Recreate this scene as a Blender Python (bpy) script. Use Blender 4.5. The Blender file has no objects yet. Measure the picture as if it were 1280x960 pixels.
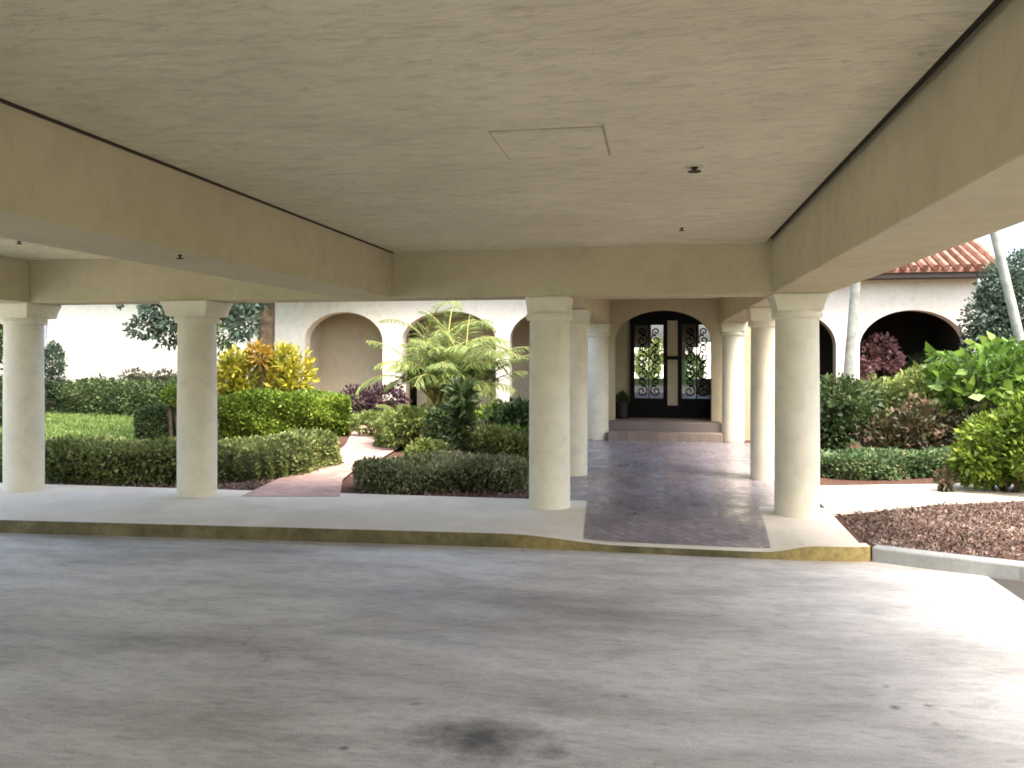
import bpy, math, random
import numpy as np
from mathutils import Vector
rng = np.random.default_rng(7); random.seed(7)
R = math.radians
sc = bpy.context.scene
COL = sc.collection
# ------------------------------------------------------------------ camera frame (for reading positions off the photo)
F = 1036.0; TH = R(10.0); HZ = 445.0; CH = 1.7
def at(px, d):
    """ground position (x, y) seen in photo column px at depth d"""
    u = (px-640)/F
    return (d*(-math.sin(TH)+u*math.cos(TH)), d*(math.cos(TH)+u*math.sin(TH)))
def gp(px, py, z=0.0):
    return at(px, (CH-z)*F/(py-HZ))
# ------------------------------------------------------------------ helpers
def tag(o, label=None, cat=None, group=None, kind=None):
    if label: o['label'] = label
    if cat: o['category'] = cat
    if group: o['group'] = group
    if kind: o['kind'] = kind
    return o
def empty(name, loc=(0,0,0)):
    o = bpy.data.objects.new(name, None); COL.objects.link(o); o.location = loc
    o.empty_display_size = .2
    return o
class MB:
    def __init__(s): s.v = []; s.f = []; s.m = []; s.mi = 0
    def add(s, vs, fs):
        b = len(s.v); s.v += [tuple(p) for p in vs]
        for f in fs: s.f.append(tuple(b+i for i in f)); s.m.append(s.mi)
    def box(s, x0, x1, y0, y1, z0, z1):
        s.add([(x0,y0,z0),(x1,y0,z0),(x1,y1,z0),(x0,y1,z0),(x0,y0,z1),(x1,y0,z1),(x1,y1,z1),(x0,y1,z1)],
              [(0,3,2,1),(4,5,6,7),(0,1,5,4),(1,2,6,5),(2,3,7,6),(3,0,4,7)])
    def lathe(s, prof, cx=0, cy=0, n=40, cap=True):
        vs = []; fs = []
        for r, z in prof:
            for i in range(n):
                a = 2*math.pi*i/n; vs.append((cx+r*math.cos(a), cy+r*math.sin(a), z))
        for k in range(len(prof)-1):
            for i in range(n):
                j = (i+1) % n; fs.append((k*n+i, k*n+j, (k+1)*n+j, (k+1)*n+i))
        if cap:
            fs.append(tuple(range(n-1,-1,-1))); fs.append(tuple((len(prof)-1)*n+i for i in range(n)))
        s.add(vs, fs)
    def sqloft(s, prof, cx=0, cy=0):   # square sections (half width, z)
        vs = []; fs = []
        for r, z in prof: vs += [(cx-r,cy-r,z),(cx+r,cy-r,z),(cx+r,cy+r,z),(cx-r,cy+r,z)]
        for k in range(len(prof)-1):
            for i in range(4):
                j = (i+1) % 4; fs.append((k*4+i, k*4+j, (k+1)*4+j, (k+1)*4+i))
        b = (len(prof)-1)*4
        fs += [(3,2,1,0), (b,b+1,b+2,b+3)]
        s.add(vs, fs)
    def tube(s, pts, rad, n=8):
        pts = [Vector(p) for p in pts]
        if not hasattr(rad, '__len__'): rad = [rad]*len(pts)
        vs = []; fs = []; ref = Vector((0,0,1))
        for k, p in enumerate(pts):
            t = (pts[min(k+1,len(pts)-1)]-pts[max(k-1,0)]).normalized()
            a = t.cross(ref)
            if a.length < .15: a = t.cross(Vector((1,0,0)))
            a.normalize(); b = t.cross(a)
            for i in range(n):
                an = 2*math.pi*i/n; vs.append(p+rad[k]*(math.cos(an)*a+math.sin(an)*b))
        for k in range(len(pts)-1):
            for i in range(n):
                j = (i+1) % n; fs.append((k*n+i, k*n+j, (k+1)*n+j, (k+1)*n+i))
        fs.append(tuple(range(n-1,-1,-1))); fs.append(tuple((len(pts)-1)*n+i for i in range(n)))
        s.add(vs, fs)
    def prism(s, poly, z0, z1):        # poly counter-clockwise in xy
        n = len(poly)
        vs = [(x,y,z0) for x,y in poly]+[(x,y,z1) for x,y in poly]
        fs = [tuple(range(n-1,-1,-1)), tuple(range(n,2*n))]
        for i in range(n):
            j = (i+1) % n; fs.append((i,j,n+j,n+i))
        s.add(vs, fs)
    def build(s, name, mats, parent=None, smooth=False, bevel=0):
        me = bpy.data.meshes.new(name); me.from_pydata(s.v, [], s.f); me.update()
        mats = mats if isinstance(mats, (list,tuple)) else [mats]
        for m in mats: me.materials.append(m)
        me.polygons.foreach_set('material_index', s.m)
        import bmesh
        bm = bmesh.new(); bm.from_mesh(me); bmesh.ops.recalc_face_normals(bm, faces=bm.faces); bm.to_mesh(me); bm.free()
        o = bpy.data.objects.new(name, me); COL.objects.link(o)
        if parent: o.parent = parent
        if smooth:
            me.polygons.foreach_set('use_smooth', [True]*len(me.polygons))
            me.set_sharp_from_angle(angle=R(38))
        if bevel:
            b = o.modifiers.new('bevel','BEVEL'); b.width = bevel; b.segments = 2; b.limit_method = 'ANGLE'; b.angle_limit = R(40)
        return o
# ------------------------------------------------------------------ materials
def mat(name, rough=.8, spec=.4):
    m = bpy.data.materials.new(name); m.use_nodes = True
    nt = m.node_tree; b = nt.nodes['Principled BSDF']
    b.inputs['Roughness'].default_value = rough
    b.inputs['Specular IOR Level'].default_value = spec
    return m, nt, b
def nd(nt, t, **kw):
    n = nt.nodes.new(t)
    for k, v in kw.items():
        if k in n.inputs: n.inputs[k].default_value = v
        else: setattr(n, k, v)
    return n
def coord(nt, scale=(1,1,1), rot=(0,0,0), kind='Object'):
    tc = nd(nt,'ShaderNodeTexCoord'); mp = nd(nt,'ShaderNodeMapping')
    mp.inputs['Scale'].default_value = scale; mp.inputs['Rotation'].default_value = rot
    nt.links.new(tc.outputs[kind], mp.inputs['Vector']); return mp.outputs[0]
def noise(nt, vec, scale, detail=4, rough=.55, dist=0):
    n = nd(nt,'ShaderNodeTexNoise'); n.inputs['Scale'].default_value = scale; n.inputs['Detail'].default_value = detail
    n.inputs['Roughness'].default_value = rough; n.inputs['Distortion'].default_value = dist
    nt.links.new(vec, n.inputs['Vector']); return n.outputs['Fac']
def ramp(nt, fac, stops, interp='LINEAR'):
    r = nd(nt,'ShaderNodeValToRGB'); e = r.color_ramp.elements; r.color_ramp.interpolation = interp
    while len(e) < len(stops): e.new(.5)
    for k, (p, c) in enumerate(stops): e[k].position = p; e[k].color = (*c,1) if len(c) == 3 else c
    nt.links.new(fac, r.inputs['Fac']); return r.outputs['Color']
def mix(nt, fac, a, b, mode='MIX'):
    m = nd(nt,'ShaderNodeMix'); m.data_type = 'RGBA'; m.blend_type = mode
    for sock, v in ((m.inputs[0],fac),(m.inputs[6],a),(m.inputs[7],b)):
        if hasattr(v,'is_linked'): nt.links.new(v, sock)
        elif isinstance(v,(int,float)): sock.default_value = v
        else: sock.default_value = (*v,1)
    return m.outputs[2]
def bump(nt, b, h, strength=.3, dist=.01):
    n = nd(nt,'ShaderNodeBump'); n.inputs['Strength'].default_value = strength; n.inputs['Distance'].default_value = dist
    nt.links.new(h, n.inputs['Height']); nt.links.new(n.outputs[0], b.inputs['Normal'])
def bw(c): return (c,c,c)
def stucco(name, c1, c2, fine=60, st=.35, streak=False, rough=.85):
    m, nt, b = mat(name, rough, .3)
    v = coord(nt); big = noise(nt, v, .9, 5, .6, .4)
    col = ramp(nt, big, [(.3,c1),(.7,c2)])
    vs = coord(nt, (1.6,4.6,1) if streak else (1,1,.9))
    n2 = noise(nt, vs, 3.2 if streak else 5, 6, .65, .6)
    col = mix(nt, 1.0, col, ramp(nt, n2, [(.32,bw(.80 if streak else .90)),(.5,bw(1)),(.75,bw(1.06))]), 'MULTIPLY')
    if streak:
        n4 = noise(nt, coord(nt, (4,10,1), (0,0,R(5))), 2.4, 8, .78, 1.2)
        col = mix(nt, .9, col, ramp(nt, n4, [(.33,bw(.68)),(.44,bw(1)),(.7,bw(1.07))]), 'MULTIPLY')
    nt.links.new(col, b.inputs['Base Color'])
    n3 = noise(nt, vs if streak else v, 9 if streak else fine, 5, .6)
    bump(nt, b, n3, st, .02 if streak else .008)
    return m
M = {}
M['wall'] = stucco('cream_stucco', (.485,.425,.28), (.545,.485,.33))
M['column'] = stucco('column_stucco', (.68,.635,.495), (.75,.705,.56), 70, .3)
M['ceiling'] = stucco('ceiling_stucco', (.59,.53,.385), (.69,.63,.47), streak=True, st=.8)
M['ceiling2'] = stucco('ceiling_stucco_pale', (.66,.60,.41), (.72,.66,.46), streak=True, st=.4)
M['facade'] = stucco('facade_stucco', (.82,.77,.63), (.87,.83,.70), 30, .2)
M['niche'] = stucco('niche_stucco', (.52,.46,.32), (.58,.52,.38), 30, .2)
def plain(name, c, rough=.6, spec=.4, metal=0, var=.12, sc_=12):
    m, nt, b = mat(name, rough, spec); b.inputs['Metallic'].default_value = metal
    f = noise(nt, coord(nt), sc_, 4)
    nt.links.new(ramp(nt, f, [(.3,tuple(x*(1-var) for x in c)),(.7,tuple(x*(1+var) for x in c))]), b.inputs['Base Color'])
    return m
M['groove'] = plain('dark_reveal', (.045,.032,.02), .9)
M['iron'] = plain('black_iron', (.003,.0028,.003), .45, .12)
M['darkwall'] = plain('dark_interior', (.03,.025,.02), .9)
M['fascia'] = plain('brown_fascia', (.07,.05,.038), .6)
M['metal'] = plain('dull_metal', (.16,.13,.10), .4, .5, .5)
M['downpipe'] = plain('grey_downpipe', (.30,.31,.40), .5)
M['bark'] = plain('brown_bark', (.10,.075,.045), .95, .2, 0, .45, 9)
M['inner'] = plain('inner_hedge_twigs', (.035,.042,.018), .95, .1, 0, .7, 30)
M['palmbark'] = plain('grey_palm_bark', (.33,.34,.29), .9, .2, 0, .25, 7)
M['twig'] = plain('twig', (.06,.045,.025), .95, .2, 0, .4, 20)
M['urn'] = plain('dark_urn', (.02,.016,.013), .5)
m, nt, b = mat('door_glass', .03, .5)
gl = nd(nt,'ShaderNodeBsdfGlossy'); gl.inputs['Roughness'].default_value = .03
tr = nd(nt,'ShaderNodeBsdfTransparent'); tr.inputs['Color'].default_value = (.92,.93,.95,1)
fr_ = nd(nt,'ShaderNodeFresnel'); fr_.inputs['IOR'].default_value = 1.6
mx = nd(nt,'ShaderNodeMixShader'); nt.links.new(fr_.outputs[0], mx.inputs[0]); nt.links.new(tr.outputs[0], mx.inputs[1]); nt.links.new(gl.outputs[0], mx.inputs[2])
nt.links.new(mx.outputs[0], nt.nodes['Material Output'].inputs['Surface'])
M['glass'] = m
# driveway concrete
m, nt, b = mat('driveway_concrete', .55, .5)
v = coord(nt); vs = coord(nt, (.6,1.7,1), (0,0,R(-3)))
c = ramp(nt, noise(nt, vs, .55, 7, .62, .6), [(.27,(.34,.32,.285)),(.42,(.48,.455,.415)),(.56,(.63,.605,.56)),(.78,(.70,.68,.64))])
c = mix(nt, .75, c, ramp(nt, noise(nt, vs, 3.5, 8, .7, .5), [(.3,bw(.62)),(.55,bw(1)),(.8,bw(1.12))]), 'MULTIPLY')
c = mix(nt, .8, c, ramp(nt, noise(nt, coord(nt,(1,3.2,1)), 9, 8, .8, .3), [(.33,bw(.6)),(.5,bw(1)),(.7,bw(1.08))]), 'MULTIPLY')
c = mix(nt, .6, c, ramp(nt, noise(nt, v, 85, 5, .85), [(.34,bw(.45)),(.5,bw(.95)),(.68,bw(1.12))]), 'MULTIPLY')
vc = nd(nt,'ShaderNodeTexVoronoi', feature='DISTANCE_TO_EDGE'); vc.inputs['Scale'].default_value = .42
vd = nd(nt,'ShaderNodeVectorMath', operation='ADD'); nzc = nd(nt,'ShaderNodeTexNoise'); nzc.inputs['Scale'].default_value = 1.6; nzc.inputs['Detail'].default_value = 7; nt.links.new(v, nzc.inputs['Vector'])
nt.links.new(v, vd.inputs[0]); nt.links.new(nzc.outputs['Color'], vd.inputs[1]); nt.links.new(vd.outputs[0], vc.inputs['Vector'])
crk = ramp(nt, vc.outputs['Distance'], [(0,bw(.55)),(.0022,bw(1))])
c = mix(nt, ramp(nt, noise(nt, v, .5, 3), [(.48,bw(0)),(.6,bw(.6))]), c, mix(nt, 1.0, c, crk, 'MULTIPLY'))
# small dark drips and gum spots
vs2 = nd(nt,'ShaderNodeTexVoronoi'); vs2.inputs['Scale'].default_value = 3.1; nt.links.new(v, vs2.inputs['Vector'])
c = mix(nt, ramp(nt, noise(nt, v, .8, 2), [(.5,bw(0)),(.62,bw(.7))]), c, mix(nt, 1.0, c, ramp(nt, vs2.outputs['Distance'], [(.03,bw(.5)),(.06,bw(1))]), 'MULTIPLY'))
# oil stains: spots where cars stand
def stain(c, cx, cy, sx, sy, amt, soft=.5):
    mp = nd(nt,'ShaderNodeMapping'); mp.inputs['Location'].default_value = (-cx/sx,-cy/sy,0); mp.inputs['Scale'].default_value = (1/sx,1/sy,1)
    tc = nd(nt,'ShaderNodeTexCoord'); nt.links.new(tc.outputs['Object'], mp.inputs['Vector'])
    sp = nd(nt,'ShaderNodeSeparateXYZ'); nt.links.new(mp.outputs[0], sp.inputs[0])
    cb = nd(nt,'ShaderNodeCombineXYZ'); nt.links.new(sp.outputs[0], cb.inputs[0]); nt.links.new(sp.outputs[1], cb.inputs[1])
    ln = nd(nt,'ShaderNodeVectorMath', operation='LENGTH'); nt.links.new(cb.outputs[0], ln.inputs[0])
    ad = nd(nt,'ShaderNodeMath', operation='MULTIPLY_ADD'); ad.inputs[1].default_value = 1.5
    n = noise(nt, v, 5/min(max(sx,.12),.6)**.5, 6, .65); nt.links.new(n, ad.inputs[0]); ad.inputs[2].default_value = -.75
    a2 = nd(nt,'ShaderNodeMath', operation='ADD'); nt.links.new(ln.outputs['Value'], a2.inputs[0]); nt.links.new(ad.outputs[0], a2.inputs[1])
    return mix(nt, 1.0, c, ramp(nt, a2.outputs[0], [(max(.0,.55-soft),bw(1-amt)),(1.0,bw(1))]), 'MULTIPLY')
def rp(px, py): return gp(px, py, -.13)
for px, py, sx, sy, am in [(600,925,.42,.33,.8),(430,935,.035,.03,.8),(1118,884,.035,.03,.75),(1160,882,.035,.025,.7),(1170,905,.03,.03,.6),(1108,858,.03,.03,.5),(645,760,.5,.5,.16),(200,800,1.6,.35,.22),(300,850,2.0,.5,.14),(780,870,.03,.025,.5),(520,880,.045,.03,.5),(690,940,.12,.1,.4),(900,760,.05,.03,.35)]:
    x_, y_ = rp(px, py); c = stain(c, x_, y_, sx, sy, am)
nt.links.new(c, b.inputs['Base Color'])
nt.links.new(ramp(nt, noise(nt, vs, 2.0, 6, .6), [(.3,bw(.42)),(.7,bw(.68))]), b.inputs['Roughness'])
bump(nt, b, noise(nt, v, 90, 4, .7), .25, .004)
M['drive'] = m
def concrete(name, a, c2, rough=.75):
    m, nt, b = mat(name, rough, .35); v = coord(nt)
    c = ramp(nt, noise(nt, v, 1.3, 6, .65, .5), [(.3,a),(.7,c2)])
    c = mix(nt, .7, c, ramp(nt, noise(nt, v, 30, 5, .7), [(.3,bw(.8)),(.65,bw(1.04))]), 'MULTIPLY')
    nt.links.new(c, b.inputs['Base Color']); bump(nt, b, noise(nt, v, 80, 3), .2, .004); return m
M['sidewalk'] = concrete('sidewalk_concrete', (.62,.555,.44), (.77,.705,.575))
M['kerbgrey'] = concrete('grey_kerb', (.26,.27,.26), (.38,.39,.37))
M['asphalt'] = concrete('asphalt', (.045,.042,.038), (.075,.07,.06), .9)
# yellow worn kerb
m, nt, b = mat('yellow_kerb_paint', .7, .35); v = coord(nt)
dirt = ramp(nt, noise(nt, v, 2.2, 6, .7), [(.36,(.03,.028,.015)),(.50,(.085,.078,.038)),(.66,(.20,.18,.095))])
yel = ramp(nt, noise(nt, v, 14, 5, .7), [(.3,(.20,.15,.045)),(.7,(.46,.35,.12))])
sp = nd(nt,'ShaderNodeSeparateXYZ'); tc = nd(nt,'ShaderNodeTexCoord'); nt.links.new(tc.outputs['Object'], sp.inputs[0])
ad = nd(nt,'ShaderNodeMath', operation='MULTIPLY_ADD'); ad.inputs[1].default_value = 1.2
nt.links.new(noise(nt, v, 1.2, 5, .7), ad.inputs[0]); nt.links.new(sp.outputs[0], ad.inputs[2])
mr = nd(nt,'ShaderNodeMapRange'); mr.inputs[1].default_value = -.9; mr.inputs[2].default_value = 2.5
nt.links.new(ad.outputs[0], mr.inputs[0])
nt.links.new(mix(nt, ramp(nt, mr.outputs[0], [(0,bw(.18)),(.1,bw(.8)),(.26,bw(.6)),(.38,bw(.12)),(.64,bw(.12)),(.76,bw(.85)),(1,bw(.95))]), dirt, yel), b.inputs['Base Color'])
bump(nt, b, noise(nt, v, 50, 4), .3, .005)
M['kerb'] = m
def bricks(name, c1, c2, mortar, w, h, rot=0, rough=.6, grime=None, spec=.45):
    m, nt, b = mat(name, rough, spec)
    vec = coord(nt, (1,1,1), (0,0,rot))
    br = nd(nt,'ShaderNodeTexBrick'); nt.links.new(vec, br.inputs['Vector'])
    br.inputs['Scale'].default_value = 1; br.inputs['Brick Width'].default_value = w; br.inputs['Row Height'].default_value = h
    br.inputs['Mortar Size'].default_value = .009; br.inputs['Color1'].default_value = (*c1,1); br.inputs['Color2'].default_value = (*c2,1); br.inputs['Mortar'].default_value = (*mortar,1)
    v = coord(nt)
    c = mix(nt, .85, br.outputs['Color'], ramp(nt, noise(nt, v, .9, 5, .6, 0), [(.3,bw(.7)),(.52,bw(1)),(.75,bw(1.2))]), 'MULTIPLY')
    nt.links.new(c, b.inputs['Base Color'])
    nt.links.new(ramp(nt, noise(nt, v, 3, 5), [(.3,bw(rough-.15)),(.7,bw(rough+.12))]), b.inputs['Roughness'])
    iv = nd(nt,'ShaderNodeMath', operation='SUBTRACT'); iv.inputs[0].default_value = 1; nt.links.new(br.outputs['Fac'], iv.inputs[1])
    bump(nt, b, iv.outputs[0], .3, .003); return m
M['paver'] = bricks('purple_grey_pavers', (.215,.19,.215), (.285,.26,.28), (.14,.122,.13), .2, .1, R(45), .30)
M['stepbrick'] = bricks('brown_brick', (.20,.155,.125), (.27,.21,.17), (.16,.135,.115), .2, .1, 0, .6)
M['pinkbrick'] = bricks('pink_brick', (.42,.24,.19), (.52,.34,.28), (.34,.28,.24), .2, .1, R(30), .8)
m, nt, b = mat('terracotta_tiles', .75, .3); v = coord(nt)
w = nd(nt,'ShaderNodeTexWave', wave_type='BANDS', bands_direction='X'); w.inputs['Scale'].default_value = 1.1; nt.links.new(v, w.inputs['Vector'])
c = ramp(nt, noise(nt, v, 3.5, 4), [(.3,(.19,.085,.05)),(.55,(.28,.135,.085)),(.75,(.36,.23,.17))])
nt.links.new(c, b.inputs['Base Color']); bump(nt, b, w.outputs['Fac'], .5, .05)
M['tile'] = m
def ground(name, stops, scale, rough=.95, bs=.6):
    m, nt, b = mat(name, rough, .15); v = coord(nt)
    c = ramp(nt, noise(nt, v, scale, 8, .72), stops)
    c = mix(nt, .7, c, ramp(nt, noise(nt, v, .6, 4), [(.3,bw(.75)),(.7,bw(1.15))]), 'MULTIPLY')
    nt.links.new(c, b.inputs['Base Color']); bump(nt, b, noise(nt, v, scale*1.5, 6, .7), bs, .03); return m
M['soil'] = ground('bark_soil', [(.3,(.06,.032,.022)),(.55,(.12,.065,.045)),(.8,(.2,.13,.10))], 22)
M['grassground'] = ground('lawn_soil', [(.3,(.07,.12,.03)),(.6,(.12,.2,.05)),(.85,(.2,.28,.09))], 14)
def leafmat(name, stops, rough=.5, trans=.25, clump=1.6):
    m, nt, b = mat(name, rough, .35)
    g = nd(nt,'ShaderNodeNewGeometry')
    n = noise(nt, coord(nt), clump, 3, .6)
    a = nd(nt,'ShaderNodeMath', operation='MULTIPLY_ADD'); a.inputs[1].default_value = .55
    nt.links.new(g.outputs['Random Per Island'], a.inputs[0])
    s = nd(nt,'ShaderNodeMath', operation='MULTIPLY_ADD'); s.inputs[1].default_value = 1.3; s.inputs[2].default_value = -.42
    nt.links.new(n, s.inputs[0]); nt.links.new(s.outputs[0], a.inputs[2])
    c = ramp(nt, a.outputs[0], stops); nt.links.new(c, b.inputs['Base Color'])
    t = nd(nt,'ShaderNodeBsdfTranslucent'); nt.links.new(c, t.inputs['Color'])
    mx = nd(nt,'ShaderNodeMixShader'); mx.inputs[0].default_value = trans
    nt.links.new(b.outputs[0], mx.inputs[1]); nt.links.new(t.outputs[0], mx.inputs[2])
    nt.links.new(mx.outputs[0], nt.nodes['Material Output'].inputs['Surface']); return m
L = {}
L['hedge'] = leafmat('hedge_leaf', [(.05,(.05,.07,.02)),(.35,(.13,.165,.045)),(.65,(.235,.28,.085)),(1,(.40,.42,.17))])
L['greyhedge'] = leafmat('grey_hedge_leaf', [(.05,(.06,.07,.03)),(.35,(.15,.17,.075)),(.65,(.26,.28,.14)),(1,(.42,.43,.26))])
L['dark'] = leafmat('dark_leaf', [(.05,(.022,.040,.013)),(.5,(.058,.095,.03)),(1,(.15,.20,.07))])
L['lime'] = leafmat('lime_leaf', [(.05,(.06,.10,.015)),(.45,(.14,.22,.025)),(.75,(.27,.36,.05)),(1,(.42,.48,.09))])
L['yellow'] = leafmat('yellow_leaf', [(.05,(.10,.14,.02)),(.35,(.34,.34,.04)),(.75,(.62,.54,.06)),(1,(.60,.30,.07))])
L['palm'] = leafmat('palm_leaf', [(.05,(.09,.14,.035)),(.45,(.19,.26,.07)),(.75,(.30,.36,.11)),(1,(.42,.42,.17))], trans=.35)
L['broad'] = leafmat('broad_leaf', [(.05,(.025,.055,.010)),(.4,(.075,.15,.022)),(.7,(.16,.27,.035)),(1,(.34,.43,.09))], .35)
L['fresh'] = leafmat('fresh_leaf', [(.05,(.07,.10,.022)),(.4,(.18,.24,.055)),(.7,(.32,.38,.12)),(1,(.48,.50,.2))])
L['red'] = leafmat('bronze_leaf', [(.05,(.022,.02,.012)),(.35,(.05,.062,.022)),(.6,(.10,.065,.038)),(.82,(.20,.125,.075)),(1,(.42,.34,.22))])
L['pink'] = leafmat('pink_flower', [(.05,(.10,.07,.05)),(.35,(.26,.12,.12)),(.7,(.42,.23,.22)),(1,(.60,.46,.44))])
L['teal'] = leafmat('teal_leaf', [(.05,(.022,.038,.022)),(.5,(.062,.10,.062)),(1,(.16,.22,.15))])
L['grass'] = leafmat('grass_blade', [(.05,(.06,.10,.02)),(.5,(.14,.21,.05)),(1,(.27,.34,.10))], .7)
L['chip'] = leafmat('bark_chip', [(.05,(.055,.04,.034)),(.4,(.15,.105,.085)),(.75,(.29,.22,.185)),(1,(.48,.42,.37))], .9, 0)
L['cover'] = leafmat('groundcover_leaf', [(.05,(.04,.08,.03)),(.5,(.10,.17,.07)),(.85,(.2,.27,.12)),(1,(.5,.42,.22))], .6, .2, 3)
# ------------------------------------------------------------------ leaf clouds
def leaves(name, P, D, size, mat_, parent=None, asp=.5, jit=.5, up=0.0, fold=.18):
    n = len(P); P = np.asarray(P, float)
    D = np.asarray(D, float)+rng.normal(0, .55, (n,3)); D[:,2] += up
    D /= np.linalg.norm(D, axis=1)[:,None]+1e-9
    A = rng.normal(0,1,(n,3)); S = np.cross(D, A); S /= np.linalg.norm(S, axis=1)[:,None]+1e-9
    N = np.cross(D, S)
    l = size*(1+rng.uniform(-jit, jit, n))[:,None]; w = l*asp*.5
    V = np.empty((n,4,3))
    V[:,0] = P; V[:,1] = P+D*l*.45+S*w+N*l*fold; V[:,2] = P+D*l; V[:,3] = P+D*l*.45-S*w+N*l*fold*.6
    me = bpy.data.meshes.new(name); me.vertices.add(n*4); me.vertices.foreach_set('co', V.ravel())
    me.loops.add(n*4); me.loops.foreach_set('vertex_index', np.arange(n*4, dtype=np.int32))
    me.polygons.add(n); me.polygons.foreach_set('loop_start', np.arange(0,n*4,4,dtype=np.int32))
    me.update(calc_edges=True); me.materials.append(mat_)
    o = bpy.data.objects.new(name, me); COL.objects.link(o)
    if parent: o.parent = parent
    return o
def wob(P, s=1.7, ph=0.0):
    x, y, z = P[:,0]*s+ph, P[:,1]*s-ph, P[:,2]*s*1.3
    return (np.sin(x*2.1+np.cos(y*1.7))+np.sin(y*2.9+1.3*np.sin(z*2+x))+np.sin(z*3.3+x*1.9))/3
def hedge(pts, width, height, n, size, lm, label, group=None, amp=.09, z0=0, round_=.35, asp=.6):
    """clipped hedge along a centre line"""
    pts = np.array(pts, float)
    for _ in range(3):
        if len(pts) > 2: pts = np.vstack([pts[:1]]+[np.array([a*.75+b*.25, a*.25+b*.75]) for a, b in zip(pts[:-1], pts[1:])]+[pts[-1:]])
    seg = np.diff(pts, axis=0); ln = np.hypot(seg[:,0], seg[:,1]); cum = np.r_[0,np.cumsum(ln)]
    ox, oy = pts[0]
    root = empty('hedge', (ox,oy,z0)); tag(root, label, 'hedge', group)
    def surf(t, a, shrink=0):
        k = np.clip(np.searchsorted(cum, t, side='right')-1, 0, len(seg)-1)
        u = (t-cum[k])/ln[k]; c = pts[k]+seg[k]*u[:,None]; d = seg[k]/ln[k][:,None]; nrm = np.c_[-d[:,1], d[:,0]]
        ca, sa = np.cos(a), np.sin(a); e = round_
        sx = np.sign(ca)*np.abs(ca)**e; sz = np.abs(sa)**e
        endf = np.clip(np.minimum(t, cum[-1]-t)/(width*.45), 0, 1); endf = np.sqrt(1-(1-endf)**2)*.85+.15
        hw = (width/2-shrink)*endf; hh = (height-shrink)*(.75+.25*endf)
        P = np.c_[c[:,0]-ox+nrm[:,0]*sx*hw, c[:,1]-oy+nrm[:,1]*sx*hw, sz*hh]
        N = np.c_[nrm[:,0]*ca, nrm[:,1]*ca, sa]
        return P, N
    ta = np.linspace(0, math.pi, 1201); cx_ = np.sign(np.cos(ta))*np.abs(np.cos(ta))**round_*width/2; cz_ = np.abs(np.sin(ta))**round_*height
    arc = np.r_[0, np.cumsum(np.hypot(np.diff(cx_), np.diff(cz_)))]
    n = int(n*1.25); t = rng.uniform(0, cum[-1], n); a = np.interp(rng.uniform(0, arc[-1], n), arc, ta)
    P, N = surf(t, a); P += N*(amp*wob(P, 2.2, ox)+rng.normal(0,.02,n))[:,None]; P[:,2] = np.maximum(P[:,2], .02)
    P -= N*rng.uniform(0,.06,n)[:,None]
    leaves('foliage', P, N, size, lm, root, asp)
    nt_, na = max(8,int(cum[-1]/.25)), 13
    T, A_ = np.meshgrid(np.linspace(.03,cum[-1]-.03,nt_), np.interp(np.linspace(0,arc[-1],na), arc, ta), indexing='ij')
    P, N = surf(T.ravel(), A_.ravel(), .07); P += N*(amp*wob(P,2.2,ox)-.02)[:,None]
    mb = MB(); fs = [(i*na+j,(i+1)*na+j,(i+1)*na+j+1,i*na+j+1) for i in range(nt_-1) for j in range(na-1)]
    fs.append(tuple(range(na))); fs.append(tuple((nt_-1)*na+j for j in range(na)))
    mb.add(P, fs); mb.build('inner_branches', M['inner'], root, smooth=True)
    return root
def shrub(name, x, y, blobs, n, size, lm, label, cat='shrub', group=None, asp=.5, up=.2, shell=.55, stems=5, z0=0, extra=None, fold=.18, stemr=.018):
    """blobs: (dx, dy, z, rx, ry, rz)"""
    root = empty(name, (x,y,z0)); tag(root, label, cat, group)
    vol = np.array([b[3]*b[4]*b[5] for b in blobs])**.67; vol /= vol.sum(); Ps = []; Ns = []
    for b, w_ in zip(blobs, vol):
        k = int(n*w_)+1
        d = rng.normal(0,1,(k,3)); d /= np.linalg.norm(d, axis=1)[:,None]
        r = shell+(1-shell)*rng.uniform(0,1,k)**.6
        r *= 1+.22*wob(d*2.2, 1.6, b[0]*5+b[2]*3+x)
        P = d*r[:,None]*np.array(b[3:6])+np.array(b[:3]); Ps.append(P); Ns.append(d)
    P = np.vstack(Ps); N = np.vstack(Ns); k = P[:,2] > .03; P = P[k]; N = N[k]
    leaves('foliage', P, N, size, lm, root, asp, up=up, fold=fold)
    if stems:
        mb = MB()
        for i in range(stems):
            b = blobs[i % len(blobs)]
            tx, ty, tz = b[0]+random.uniform(-.6,.6)*b[3], b[1]+random.uniform(-.6,.6)*b[4], b[2]+b[5]*.3
            bx, by = random.uniform(-.1,.1)+tx*.25, random.uniform(-.1,.1)+ty*.25
            mb.tube([(bx,by,-.02),(bx*.6+tx*.4+random.uniform(-.04,.04),by*.6+ty*.4,tz*.5),(tx,ty,tz)], [stemr*1.3,stemr,stemr*.5], 6)
        mb.build('stem', M['twig'], root, smooth=True)
    return root
def blobset(w, d, h, k, r=.35, zbase=.3):
    out = []
    for i in range(k):
        q = r*random.uniform(.75,1.2)
        out.append((random.uniform(-w,w), random.uniform(-d,d), random.uniform(zbase,max(zbase,h-q)), q*1.15, q, q))
    return out
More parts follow.
